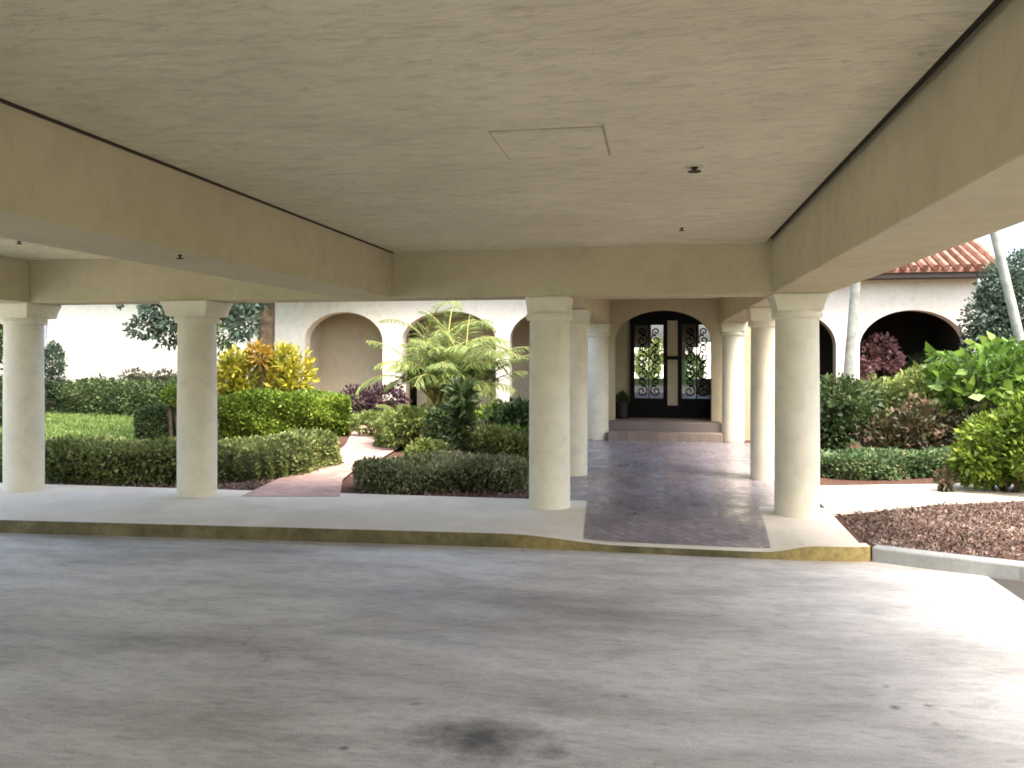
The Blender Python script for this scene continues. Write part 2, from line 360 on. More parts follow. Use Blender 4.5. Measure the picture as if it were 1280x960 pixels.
def frond(mb, root_p, az, elev, length, droop, lw=.035, ll=.45, nl=40, leafl=None):
    """one palm frond: returns leaflet points and directions"""
    pts = []; p = Vector(root_p); e = elev; st = length/14
    for i in range(15):
        pts.append(p.copy()); d = Vector((math.cos(az)*math.cos(e), math.sin(az)*math.cos(e), math.sin(e)))
        p = p+d*st; e -= droop/14*(.4+1.2*i/14)
    mb.tube(pts, [.014*(1-.75*i/14)+.003 for i in range(15)], 5)
    P = []; D = []
    side = Vector((-math.sin(az), math.cos(az), 0))
    for k in range(nl*2):
        f = .12+.88*(k//2)/nl; i = min(13, int(f*14)); q = pts[i].lerp(pts[i+1], f*14-i); t = (pts[i+1]-pts[i]).normalized()
        s = side if k % 2 else -side
        P.append(q); D.append(((t*.75+s*.95+Vector((0,0,.15-.6*f))).normalized(), ll*math.sin(math.pi*min(.97,.18+.8*f))**.7))
    return P, D
def leaflets(name, P, D, lw, mat_, parent):
    mb_v = []; mb_f = []
    for p, (d, l) in zip(P, D):
        d = (d+Vector((random.uniform(-.12,.12),)*3)).normalized()
        s = d.cross(Vector((random.uniform(-.4,.4),random.uniform(-.4,.4),1))).normalized()*lw
        m1 = p+d*l*.5+Vector((0,0,-.02*l)); tip = p+d*l+Vector((0,0,-.22*l))
        b = len(mb_v); mb_v += [p-s*.4, p+s*.4, m1+s, m1-s, tip]; mb_f += [(b,b+1,b+2,b+3),(b+3,b+2,b+4)]
    me = bpy.data.meshes.new(name); me.from_pydata(mb_v, [], mb_f); me.materials.append(mat_); me.update()
    o = bpy.data.objects.new(name, me); COL.objects.link(o); o.parent = parent; return o
# ================================================================== SETTING
S = lambda o: tag(o, kind='structure')
mb = MB(); mb.box(-400,400,-400,400,-.6,-.2); S(mb.build('ground', M['grassground']))
# kerb front edge, left to right (plan view)
KE0 = [(-24,7.05),(-14,7.3),(-6.7,7.53),(-3.5,7.70),(-1.5,7.79),(-.5,7.78),(.5,7.75),(1.2,7.75),(1.66,7.77),(1.86,7.82)]
KX = sorted(set([round(q,3) for q in list(np.arange(-24,-2,1.0))+list(np.arange(-2,1.86,.1))+[1.86]]))
KE = [(x, float(np.interp(x, [p[0] for p in KE0], [p[1] for p in KE0]))) for x in KX]
def sst(a, b, x):
    t = min(1, max(0, (x-a)/(b-a))); return t*t*(3-2*t)
def zdip(x, y=0): return -.068*sst(-1.4,-.35,x)*(1-sst(.95,1.4,x))*(1-sst(7.9,8.8,y))
mb = MB(); mb.prism([(-24,-14),(2.69,-14),(2.69,8.2),(-24,8.2)], -.19, -.13); S(mb.build('driveway', M['drive']))
mb = MB(); mb.prism([(2.70,-14.0),(30,-14.0),(30,8.2),(2.70,8.2)], -.198, -.137); S(mb.build('road', M['asphalt']))
# garden soil sheet under beds
RK = [(1.87,7.82),(2.3,7.62),(2.9,7.38),(3.7,6.9),(4.8,6.1),(6.5,5.0),(9,4.2),(30,3.8)]      # grey kerb front line
mb = MB(); mb.prism([(p[0],p[1]+.12) for p in KE if p[0] < -1.6]+[(-1.6,9.4),(1.6,9.4),(1.6,7.95),(1.86,7.96)]+[(p[0]+.06,p[1]+.12) for p in RK[1:]]+[(60,60),(-60,60),(-60,7.0)], -.25, -.03)
S(mb.build('garden_soil', M['soil']))
# sidewalk slab (concrete) from the kerb back past the columns
kw = .15
inner = [(x, y+kw) for x, y in KE]
mb = MB()
mb.prism([p for p in inner if p[0] <= -1.49]+[(-1.5,9.75),(-24,9.75)], -.15, 0)
xs_ = [x for x, y in inner if -1.51 <= x <= 1.45]; ny = 14; vs = []; fs = []
for x in xs_:
    y0_ = float(np.interp(x, [p[0] for p in inner], [p[1] for p in inner]))
    for k in range(ny+1): yy = y0_+(9.75-y0_)*k/ny; vs.append((x,yy,zdip(x,yy)))
for i in range(len(xs_)-1):
    for k in range(ny): a = i*(ny+1)+k; fs.append((a,a+ny+1,a+ny+2,a+1))
mb.add(vs, fs)
mb.prism([p for p in inner if 1.39 <= p[0] <= 1.80]+[(1.84,9.42),(1.84,9.75),(xs_[-1],9.75)], -.15, 0)
S(mb.build('sidewalk', M['sidewalk']))
mb = MB(); mb.prism([(1.845,9.42),(3.2,10.35),(6,11.5),(12,13),(25,14),(25,15.6),(12,14.6),(6,12.9),(3.8,11.9),(2.4,11.5),(1.845,11.35)], -.15, -.003)
S(mb.build('side_path', M['sidewalk']))
# yellow / dark kerb
mb = MB(); n = len(KE); vs = []; fs = []
for (x, y) in KE: z = zdip(x)+.002; vs += [(x,y,-.16),(x,y,z),(x,y+kw,z),(x,y+kw,-.16)]
for i in range(n-1): a = i*4; fs += [(a,a+4,a+5,a+1),(a+1,a+5,a+6,a+2),(a+2,a+6,a+7,a+3)]
fs += [(0,1,2,3),((n-1)*4+3,(n-1)*4+2,(n-1)*4+1,(n-1)*4)]
mb.add(vs, fs)
for i in range(n-1): mb.m[i*3+1] = 1
tag(mb.build('kerb', [M['kerb'],M['sidewalk']]), 'low kerb with worn yellow paint and dark grime along the driveway edge', 'kerb')
mb = MB(); mb.prism(RK+[(p[0]+.07,p[1]+.16) for p in RK[::-1]], -.16, -.005)
tag(mb.build('kerb', M['kerbgrey'], bevel=.015), 'curved unpainted grey concrete kerb in front of the bark mulch bed', 'kerb')
# covered walk paving + left brick path
mb = MB(); vs = []; fs = []; NX = 24; NY = 24
for a in range(NX+1):
    for k in range(NY+1):
        t = k/NY; xl = -.70-.12*t; xr = 1.02+.1*t; x = xl+(xr-xl)*a/NX
        y0_ = float(np.interp(x, [p[0] for p in inner], [p[1] for p in inner]))-.0; yy = y0_+(9.75-y0_)*t; vs.append((x,yy,zdip(x,yy)+.005))
for a in range(NX):
    for k in range(NY): q = a*(NY+1)+k; fs.append((q,q+NY+1,q+NY+2,q+1))
mb.add(vs, fs)
mb.prism([(-1.5,9.752),(1.75,9.752),(1.75,16.7),(-1.5,16.7)], -.1, .005)
S(mb.build('walkway_paving', M['paver']))
pathpts_l = [gp(300,621), gp(345,600), gp(410,575), gp(432,556), gp(440,540), gp(446,527), gp(470,516)]
pathpts_r = [gp(425,621), gp(428,600), gp(447,584), gp(478,572), gp(505,556), gp(500,536), gp(520,520)]
mb = MB()
for i in range(len(pathpts_l)-1):
    a, b_, c_, d = pathpts_l[i], pathpts_r[i], pathpts_r[i+1], pathpts_l[i+1]
    mb.add([(a[0],a[1],.004),(b_[0],b_[1],.004),(c_[0],c_[1],.004),(d[0],d[1],.004)], [(0,1,2,3)])
S(mb.build('brick_path', M['pinkbrick']))
# lawn strip
lawn = [gp(-200,552), gp(60,550), gp(205,547), gp(260,530), gp(300,516), gp(-150,513)]
mb = MB(); mb.prism(lawn, -.05, .0); S(mb.build('lawn', M['grassground']))
def in_poly(P, poly):
    x, y = P[:,0], P[:,1]; ins = np.zeros(len(P), bool); n = len(poly)
    for i in range(n):
        x1, y1 = poly[i]; x2, y2 = poly[(i+1) % n]
        ins ^= ((y1 > y) != (y2 > y)) & (x < (x2-x1)*(y-y1)/(y2-y1+1e-12)+x1)
    return ins
def scatter(poly, n):
    a = np.array(poly); lo, hi = a.min(0), a.max(0); P = rng.uniform(lo, hi, (n*3,2)); return P[in_poly(P, poly)][:n]
P = scatter(lawn, 60000); P3 = np.c_[P, np.zeros(len(P))]; Dn = np.tile([0,0,1.0], (len(P),1))
tag(leaves('grass', P3, Dn, .09, L['grass'], None, .25), 'short bright green lawn grass behind the front hedge', 'grass', kind='stuff')
# mulch
bed = [(1.88,7.99),(2.35,7.80),(2.97,7.56),(3.77,7.08),(4.9,6.3),(7,5.4),(9,8),(9,12),(6,11.4),(3.2,10.3),(1.9,9.4)]
P = scatter(bed, 55000); z = np.abs(rng.normal(0,.012,len(P)))-.03
tag(leaves('mulch', np.c_[P,z], np.tile([0,0,.1],(len(P),1)),   .036, L['chip'], None, .4), 'loose reddish bark mulch covering the bed behind the grey kerb', 'mulch', kind='stuff')
lbed = [(-12,9.77),(gp(300,621)[0]-.15,9.77),gp(340,602),gp(395,575),(-12,11.6)]; rbed = [(gp(425,621)[0]+.12,9.77),(-1.55,9.77),(-1.55,16),gp(520,545),gp(505,566),gp(470,580),gp(440,595)]
P = np.vstack([scatter(lbed,14000), scatter(rbed,8000)]); z = np.abs(rng.normal(0,.012,len(P)))-.03
tag(leaves('mulch', np.c_[P,z], np.tile([0,0,.1],(len(P),1)), .055, L['chip'], None, .35), 'dark red mulch along the hedges behind the sidewalk', 'mulch', kind='stuff')
# ================================================================== PORTE COCHERE
YB0, YB1, ZB, ZC = 9.05, 9.60, 2.36, 2.88
Y0 = -6.0  # unseen rear edge, moved back to cut light from behind
pc = empty('porte_cochere', (-3,3,0)); tag(pc, 'large cream stucco canopy over the driveway, flat ceiling between deep beams on round columns', 'canopy')
pc.location = (0,0,0)
def part(name, parent, m_, *boxes, bevel=.012):
    mb = MB()
    for bx in boxes: mb.box(*bx)
    return mb.build(name, m_, parent, bevel=bevel)
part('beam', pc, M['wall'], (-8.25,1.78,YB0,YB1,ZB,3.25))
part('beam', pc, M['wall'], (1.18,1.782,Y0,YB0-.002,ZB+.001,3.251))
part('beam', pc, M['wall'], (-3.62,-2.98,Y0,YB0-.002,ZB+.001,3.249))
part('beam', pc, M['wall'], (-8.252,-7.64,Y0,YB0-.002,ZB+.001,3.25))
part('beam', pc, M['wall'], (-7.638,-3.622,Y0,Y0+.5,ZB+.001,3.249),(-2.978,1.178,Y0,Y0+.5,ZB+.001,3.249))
cl = part('ceiling', pc, M['ceiling'], (-2.962,1.098,Y0+.502,YB0-.003,ZC,ZC+.05), bevel=0)
part('ceiling', pc, M['ceiling2'], (-7.625,-3.635,Y0+.502,YB0-.003,ZC,ZC+.05), bevel=0)
part('reveal_shadow_line', pc, M['groove'], (-2.979,-2.94,Y0+.503,YB0-.004,ZC+.052,ZC+.09),(1.07,1.179,Y0+.503,YB0-.004,ZC+.053,ZC+.09), bevel=0)
part('reveal_shadow_line', pc, M['groove'], (-2.979,-2.964,Y0+.503,YB0-.004,ZC-.014,ZC+.051), bevel=0)  # dark strip added as the shadow line along the left beam
part('roof_slab', pc, M['wall'], (-8.9,3.65,Y0-.25,YB1+.08,3.252,3.42), bevel=.02)  # right overhang lengthened out of view to keep sun off the driveway
# access panel in the ceiling
def cp(px, py, z): 
    return at(px, (z-CH)*F/(HZ-py))
a = cp(612,200,ZC); b2 = cp(755,157,ZC); x0, x1, y0, y1 = a[0]+.12, b2[0], b2[1], a[1]
mb = MB(); g = .008
mb.box(x0,x1,y0,y0+g,ZC-.004,ZC+.001); mb.box(x0,x1,y1-g,y1,ZC-.004,ZC+.001); mb.box(x0,x0+g,y0+g,y1-g,ZC-.004,ZC+.001); mb.box(x1-g,x1,y0+g,y1-g,ZC-.004,ZC+.001)
pf = mb.build('access_panel', plain('panel_seam', (.40,.34,.25), .8), cl)
mb = MB(); mb.box(x0+.012,x1-.012,y0+.012,y1-.012,ZC-.010,ZC+.001); mb.build('access_panel', M['ceiling'], cl)
bpy.data.objects.remove(pf) if False else None
def make_column(parent, x, y, r=.232, z0=0, ztop=ZB, wb=.27, wt=.34):
    mb = MB(); zc = ztop-.235
    prof = [(r,z0),(r*1.005,z0+.6),(r*.995,z0+1.2),(r*.965,zc)]
    mb.lathe(prof, x, y, 48); c = mb.build('column', M['column'], parent, smooth=True)
    mb = MB(); q = r*.965
    mb.lathe([(q,zc-.03),(q+.028,zc-.022),(q+.04,zc+.0),(q+.04,zc+.035),(q+.03,zc+.055),(q+.002,zc+.06)], x, y, 48, cap=False); mb.build('collar', M['column'], c, smooth=True)
    mb = MB(); pr = [(wb-.012,zc+.052),(wb,zc+.062)]
    for k in range(1,7):
        f = k/6; pr.append((wb+(wt-wb)*f**1.6, zc+.062+f*(ztop-.02-zc-.062)))
    pr.append((wt, ztop-.001)); mb.sqloft(pr, x, y); mb.build('capital', M['column'], c, bevel=.008)
    return c
for x, wb, wt in ((-7.95,.265,.305),(-5.55,.265,.305),(-1.21,.225,.245),(1.47,.235,.28)): make_column(pc, x, 9.31, wb=wb, wt=wt)
# ================================================================== COVERED WALKWAY
wk = empty('covered_walkway', (0,13,0)); wk.location = (0,0,0)
tag(wk, 'cream roofed walkway on round columns leading from the driveway to the black doors', 'walkway')
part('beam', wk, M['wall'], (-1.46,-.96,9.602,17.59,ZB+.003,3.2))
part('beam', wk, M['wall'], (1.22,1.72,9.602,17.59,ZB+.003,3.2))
part('ceiling', wk, M['ceiling2'], (-.958,1.218,9.603,17.59,ZC,ZC+.06), bevel=0)
part('roof_slab', wk, M['wall'], (-1.6,1.86,9.86,17.58,3.202,3.45))
for y in (11.85,17.0-.0): 
    make_column(wk, -1.21, y, .215, wb=.23, wt=.245); make_column(wk, 1.47, y, .215, wb=.23, wt=.245)
# ================================================================== ENTRANCE + CLUBHOUSE
def arch_z(x, xa, xb, zs, za):
    t = (x-(xa+xb)/2)/((xb-xa)/2); return zs+(za-zs)*math.sqrt(max(0,1-t*t))
def arched_wall(mb, X0, X1, yf, th, z0, z1, arches, zfloor=None):
    xs = [(X0,None)]
    spans = []; cur = X0
    for (xa,xb,zs,za) in arches:
        if xa > cur: spans.append((cur,xa,None))
        spans.append((xa,xb,(zs,za))); cur = xb
    if cur < X1: spans.append((cur,X1,None))
    for xa, xb, ar in spans:
        if ar is None: mb.box(xa,xb,yf,yf+th,z0,z1); continue
        n = 28; xx = [xa+(xb-xa)*(.5-.5*math.cos(math.pi*i/n)) for i in range(n+1)]
        vs = []; fs = []
        for x in xx:
            z = arch_z(x, xa, xb, *ar); vs += [(x,yf,z),(x,yf,z1),(x,yf+th,z),(x,yf+th,z1)]
        for i in range(n):
            a_, b_ = i*4, i*4+4
            fs += [(a_,b_,b_+1,a_+1),(a_+2,a_+3,b_+3,b_+2),(a_,a_+2,b_+2,b_),(a_+1,b_+1,b_+3,a_+3)]
        fs += [(0,1,3,2),(n*4,n*4+2,n*4+3,n*4+1)]
        mb.add(vs, fs)
YE = 17.6
ve = empty('entrance_porch', (0.1,18,0)); ve.location = (0,0,0)
tag(ve, 'cream entrance front with an arched opening above two brick steps, ending the walkway', 'entrance')
mb = MB(); arched_wall(mb, -1.75, 2.05, YE, .28, -.1, 3.6, [(-.90,1.09,2.02,2.66)])
mb.build('wall', M['wall'], ve)
part('side_wall', ve, M['wall'], (-1.75,-1.5,YE+.282,22.05,-.1,3.6), bevel=0); part('side_wall', ve, M['wall'], (1.8,2.05,YE+.282,22.05,-.1,3.6), bevel=0)
part('back_wall', ve, M['wall'], (-1.498,-.60,18.52,18.7,.35,2.47),(.20,.42,18.42,18.7,.35,2.47),(1.22,1.798,18.52,18.7,.35,2.47),(-1.498,1.798,18.52,18.7,2.471,3.5), bevel=0)
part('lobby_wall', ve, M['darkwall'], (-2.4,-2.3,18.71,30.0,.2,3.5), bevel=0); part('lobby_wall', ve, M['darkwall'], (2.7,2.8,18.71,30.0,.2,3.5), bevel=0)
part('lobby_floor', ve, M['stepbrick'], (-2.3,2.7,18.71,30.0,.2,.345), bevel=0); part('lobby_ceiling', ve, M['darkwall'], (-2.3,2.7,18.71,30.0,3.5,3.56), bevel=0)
part('floor', ve, M['stepbrick'], (-1.498,1.798,YE+.283,18.519,.0,.352), bevel=0)
part('soffit', ve, M['fascia'], (-1.498,1.798,YE+.284,18.518,2.74,2.8), bevel=0)
part('roof', ve, M['tile'], (-2.0,2.3,YE-.3,22.0,3.602,3.8))
part('step', ve, M['stepbrick'], (-1.0,1.25,16.72,16.999,-.05,.175))
part('step', ve, M['stepbrick'], (-1.0,1.25,17.0,YE+.281,-.05,.35))
part('arch_transom', ve, M['iron'], (-.62,1.25,18.44,18.518,2.47,2.738), bevel=0)
part('kick_board', ve, M['iron'], (-.93,1.3,18.38,18.44,.353,.62), bevel=.005)
def make_door(x0, x1):
    z0, z1, y = .352, 2.47, 18.40; fw = .09
    d = MB(); d.box(x0,x0+fw,y,y+.06,z0+.27,z1); d.box(x1-fw,x1,y,y+.06,z0+.27,z1); d.box(x0+fw,x1-fw,y,y+.06,z1-fw,z1); d.box(x0+fw,x1-fw,y,y+.06,z0+.27,z0+.42)
    do = d.build('door', M['iron'], ve, bevel=.004)
    g = MB(); g.box(x0+fw,x1-fw,y+.03,y+.04,z0+.42,z1-fw); g.build('glass_pane', M['glass'], do)
    s = MB(); cx = (x0+x1)/2; w = (x1-x0)/2-fw
    def spiral(cx_, cz, r, sgn, turns=1.4, ph=0):
        pts = []
        for i in range(26):
            f = i/25; a_ = ph+sgn*turns*2*math.pi*f; rr = r*(1-.85*f); pts.append((cx_+rr*math.cos(a_), y+.012, cz+rr*math.sin(a_)))
        s.tube(pts, .016, 5)
    zc = z0+.58
    while zc < z1-.25:
        for sg in (-1,1):
            spiral(cx+sg*w*.48, zc, w*.42, sg, 1.4, math.pi/2); spiral(cx+sg*w*.5, zc+.19, w*.3, -sg, 1.3, -math.pi/2)
        zc += .37
    s.tube([(cx,y+.012,z0+.42),(cx,y+.012,z1-fw)], .012, 5)
    s.build('scrollwork', M['iron'], do, smooth=True)
    return do
d1 = make_door(-.60,.20); d2 = make_door(.42,1.22)
mb = MB(); mb.box(.17,.45,18.34,18.40,1.62,1.70); mb.build('door_latch', M['iron'], d1)
u = empty('planter', (-.76,17.98,.352)); tag(u, 'dark planter with a small plant in the left corner of the entrance arch', 'planter')
mb = MB(); mb.lathe([(.09,0),(.12,.03),(.13,.25),(.155,.36),(.165,.38),(.14,.385)], 0, 0, 20); mb.build('pot', M['urn'], u, smooth=True)
d_ = rng.normal(0,1,(260,3)); d_ /= np.linalg.norm(d_,axis=1)[:,None]
leaves('foliage', np.abs(d_)*[0,0,.12]+d_*[.07,.07,.03]+[0,0,.38], d_, .09, L['dark'], u, .3, up=1)
# clubhouse
ch = empty('clubhouse', (-5,22,0)); ch.location = (0,0,0)
tag(ch, 'long white stucco building with arched openings and an orange tiled roof, behind the gardens', 'building')
YF = 22.0
mb = MB(); arched_wall(mb, -27, 7.72, YF, .4, -.2, 3.66, [(-9.83,-7.52,2.1,2.93),(-6.97,-4.32,2.1,2.93),(-3.95,-1.77,2.1,2.93),(-1.49,1.79,3.45,3.5),(2.2,4.42,1.95,2.83),(4.98,7.48,1.92,2.84)])
mb.build('wall', M['facade'], ch)
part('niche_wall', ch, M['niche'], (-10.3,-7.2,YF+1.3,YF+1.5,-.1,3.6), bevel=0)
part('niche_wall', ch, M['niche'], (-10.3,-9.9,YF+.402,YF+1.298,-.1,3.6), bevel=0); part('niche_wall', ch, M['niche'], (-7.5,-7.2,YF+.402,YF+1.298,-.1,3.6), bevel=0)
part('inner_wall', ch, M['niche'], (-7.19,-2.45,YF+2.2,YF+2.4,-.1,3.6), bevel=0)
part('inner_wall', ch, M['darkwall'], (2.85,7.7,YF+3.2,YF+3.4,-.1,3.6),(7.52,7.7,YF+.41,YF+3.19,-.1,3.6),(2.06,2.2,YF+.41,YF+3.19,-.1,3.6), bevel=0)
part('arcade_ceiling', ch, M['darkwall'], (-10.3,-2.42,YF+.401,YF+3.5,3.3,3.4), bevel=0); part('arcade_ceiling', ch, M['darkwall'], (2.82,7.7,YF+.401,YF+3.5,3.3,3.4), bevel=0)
part('end_wall', ch, M['facade'], (7.40,7.718,YF+3.45,YF+8,-.2,3.66),bevel=0); part('end_wall', ch, M['facade'], (-27,-26.7,YF+.41,YF+8,-.2,3.66), bevel=0)
b0, b1 = YF+8.01, YF+8.3
part('back_wall', ch, M['facade'], (-27,-.85,b0,b1,-.2,3.66),(-.85,7.718,b0,b1,-.2,.9),(-.85,7.718,b0,b1,3.05,3.66),(-.85,-.25,b0,b1,2.0,3.05),(.28,.95,b0,b1,.9,3.05),(.95,1.42,b0,b1,2.0,3.05),(1.85,7.718,b0,b1,.9,3.05), bevel=0)  # openings placed for bright spots standing in for door-glass reflections
part('fascia', ch, M['fascia'], (-27.4,8.02,YF-.56,YF-.5,3.60,3.80),(-27.4,8.02,YF-.5,YF-.001,3.60,3.64), bevel=.006)
# tiled roof: gable with rounded tile ribs
mb = MB(); ye, yr, ze, zr = YF-.62, YF+4.1, 3.80, 5.95
mb.add([(-27.5,ye,ze),(8.05,ye,ze),(8.05,yr,zr),(-27.5,yr,zr),(8.05,2*yr-ye,ze),(-27.5,2*yr-ye,ze),(-27.5,ye,ze-.08),(8.05,ye,ze-.08),(8.05,2*yr-ye,ze-.08),(-27.5,2*yr-ye,ze-.08)],
       [(0,1,2,3),(3,2,4,5),(1,7,8,4,2),(0,3,5,9,6),(0,6,7,1),(6,9,8,7),(5,4,8,9)])
rf = mb.build('roof', M['tile'], ch)
mb = MB(); x = 8.0
while x > 1.8:
    mb.tube([(x,ye-.05,ze+.02),(x,yr,zr+.03)], .085, 6); x -= .24
mb.build('roof_tiles', M['tile'], rf, smooth=True)
dx, dy = -18.0, YF-.07
mb = MB(); mb.tube([(dx,dy,3.6),(dx,dy,0)], .05, 8); mb.build('downpipe', M['downpipe'], ch, smooth=True)
# ================================================================== CEILING FITTINGS
def sprinkler(px, py, z, label, s=1.0):
    x, y = cp(px, py, z); o = empty('sprinkler_head', (x,y,z)); tag(o, label, 'sprinkler', 'sprinkler heads on the canopy')
    mb = MB(); mb.lathe([(.045*s,-.006),(.05*s,-.004),(.05*s,0)], 0,0,20); mb.build('escutcheon', M['ceiling'], o, smooth=True)
    mb = MB(); mb.lathe([(.02*s,-.006),(.018*s,-.015),(.010*s,-.017),(.010*s,-.028),(.034*s,-.030),(.036*s,-.034)], 0,0,16); mb.build('deflector', M['groove'], o, smooth=True)
sprinkler(868,208,ZC,'dark sprinkler head under the main ceiling, nearest to the camera, right of the access panel',1.2)
sprinkler(852,284,ZC,'small sprinkler head at the far end of the main ceiling close to the cross beam',.8)
sprinkler(225,317,ZB,'small dark sprinkler head below the left beam',.7)
sprinkler(24,301,ZC,'sprinkler head under the pale ceiling of the left bay',.9)
x, y = cp(862,184,ZC)
mb = MB(); mb.lathe([(.075,-.004),(.08,-.002),(.08,0)], 0,0,24); o = mb.build('ceiling_stain_disc', M['ceiling'], None, smooth=True); o.location = (x,y,ZC)  # ceiling stain, shaped as a thin raised disc
tag(o, 'ceiling stain built as a round flat disc just behind the darker sprinkler head', 'ceiling stain')
# ================================================================== LEFT GARDEN
h1 = [(-13,10.9)]+[at(60,11.6), at(230,11.5), at(330,11.75), at(400,13.4)]
hedge(h1, .95, .50, 26000, .055, L['hedge'], 'long low clipped green hedge behind the two left columns', z0=-.02)
hedge([at(445,10.9), at(560,10.9), at(655,11.1)], .95, .33, 14000, .05, L['greyhedge'], 'low rounded grey green hedge right of the brick path, at the sidewalk', z0=-.02, amp=.13)
hedge([at(590,11.9), at(700,12.2)], .9, .62, 9000, .055, L['hedge'], 'fuller dark green hedge section beside the left walkway column', z0=-.02, amp=.1)
hedge([at(178,17.6), at(262,17.2)], .9, .68, 9000, .06, L['dark'], 'short dark clipped hedge at the right end of the lawn, behind a column', z0=-.02)
hedge([at(275,17.6), at(350,17.9), at(437,18.2)], 1.0, .86, 19000, .075, L['lime'], 'yellow green trimmed hedge below the yellow croton, left of the brick path', z0=-.02, amp=.17)
hedge([at(470,15.8), at(560,15.6), at(690,15.4)], .8, .42, 11000, .055, L['hedge'], 'thin low green hedge beyond the mulch, right of the brick path', z0=-.02)
hedge([at(440,21.0), at(505,21.0)], .7, .5, 4500, .06, L['dark'], 'small dark hedge at the foot of the arched niche wall', z0=-.02)
hedge([(-26,20.6),at(120,24.6), at(262,21.8)], 1.1, .95, 19000, .08, L['dark'], 'dark hedge along the back of the lawn in front of the white wall', z0=-.02, amp=.14)
hedge([(-26,21.3),at(100,25.6), at(268,22.5)], .6, 1.22, 11000, .08, leafmat('bronze_hedge_leaf', [(.05,(.04,.04,.025)),(.5,(.09,.085,.06)),(1,(.2,.18,.15))]), 'taller greyish hedge directly against the long white wall', z0=-.02, amp=.14)
x, y = at(218,16.6)
shrub('round_shrub', x, y, [(0,0,.9,.24,.24,.2)], 1500, .055, L['lime'], 'small round light green shrub beside the second column', stems=4)
x, y = at(64,24.0)
shrub('shrub', x, y, [(0,0,1.1,.35,.3,.9),(.1,0,1.6,.25,.25,.5)], 1800, .10, L['teal'], 'narrow dark shrub below the downpipe, beside the leftmost column')
x, y = at(-10,19)
shrub('shrub', x, y, [(0,0,1.3,.7,.6,1.2),(.1,0,2.4,.5,.5,.8)], 4200, .12, L['dark'], 'tall dark green shrub half hidden by the leftmost column')
# yellow croton clumps
for px, d, w, h, lb in [(296,19.2,.45,1.75,'left yellow croton bush of the pair in front of the tree trunk'),(358,19.4,.5,1.85,'right yellow croton bush, brightest, in front of the white wall')]:
    x, y = at(px, d); shrub('croton_shrub', x, y, [(-w*.5,0,h*.62,w*.7,w*.6,h*.3),(w*.5,.1,h*.66,w*.7,w*.6,h*.32),(0,-.1,h*.85,w*.55,w*.5,h*.2),(0,0,h*.4,w*.8,w*.7,h*.3)], 1900, .17, L['yellow'], lb, group='yellow crotons', asp=.32, up=.5, shell=.3, stems=8)
x, y = at(325,19.0)
shrub('croton_shrub', x, y, [(0,0,1.72,.24,.22,.22)], 220, .18, leafmat('orange_leaf', [(.05,(.15,.11,.02)),(.5,(.48,.30,.04)),(1,(.62,.46,.06))]), 'orange tipped croton between the two yellow bushes', group='yellow crotons', asp=.3, up=.5, shell=.2, stems=4)
def tree(name, x, y, h, r0, blobs, n, size, lm, label, bark, lean=(0,0), branches=6, cat='tree', asp=.5, shell=.35):
    root = empty(name, (x,y,-.05)); tag(root, label, cat)
    mb = MB(); k = 7
    tp = [(lean[0]*(i/k)**1.3+.05*math.sin(i*1.7), lean[1]*(i/k)+.05*math.cos(i*2.1), h*i/k) for i in range(k+1)]
    mb.tube(tp, [r0*(1.25 if i == 0 else 1-.5*i/k) for i in range(k+1)], 12)
    mb.build('trunk', bark, root, smooth=True)
    mb = MB()
    for i in range(branches):
        b = blobs[i % len(blobs)]; s_ = Vector(tp[random.randint(k-3,k)]); e = Vector((b[0],b[1],b[2])); m_ = s_.lerp(e,.5)+Vector((0,0,.25))
        mb.tube([s_,m_,e], [r0*.45,r0*.28,r0*.1], 7)
    mb.build('branch', bark, root, smooth=True)
    vol = np.array([b[3]*b[4]*b[5] for b in blobs])**.67; vol /= vol.sum(); Ps = []; Ns = []
    for b, w_ in zip(blobs, vol):
        c_ = int(n*w_)+1; d = rng.normal(0,1,(c_,3)); d /= np.linalg.norm(d,axis=1)[:,None]
        r = (shell+(1-shell)*rng.uniform(0,1,c_)**.5)*(1+.3*wob(d*2.4,1.7,b[0]*4+b[2]))
        Ps.append(d*r[:,None]*np.array(b[3:6])+np.array(b[:3])); Ns.append(d)
    leaves('crown', np.vstack(Ps), np.vstack(Ns), size, lm, root, asp, up=-.2)
    return root
x, y = at(333,20.2)
tree('shade_tree', x, y, 4.6, .27, [(-.5,-.3,3.6,.7,.7,.5),(-1.0,-.2,3.0,.45,.4,.4),(.9,0,3.55,.5,.5,.35),(0,.3,4.9,1.7,1.6,1.1),(-1.3,.4,4.6,1.1,1.1,.8),(1.3,.2,4.8,1.1,1.1,.8),(-.9,-.3,2.35,.28,.28,.5)], 15000, .13, L['dark'], 'tree with a thick brown trunk rising behind the yellow crotons', M['bark'])
x, y = at(246,16.0)
tree('shade_tree', x, y, 4.2, .16, [(-.75,0,2.75,.42,.4,.34),(-.45,.1,3.05,.5,.5,.3),(-1.1,-.1,2.30,.28,.28,.22),(-.55,0,2.15,.30,.3,.2),(-1.75,.1,3.02,.13,.13,.3),(.75,.2,2.9,.5,.5,.4),(.95,0,2.35,.3,.3,.28),(0,.2,4.4,1.5,1.4,.9),(-.3,-.2,2.45,.35,.35,.25)], 12000, .10, L['teal'], 'tree with bluish green leaves hanging beside the second column, trunk hidden behind the column', M['bark'], branches=9)
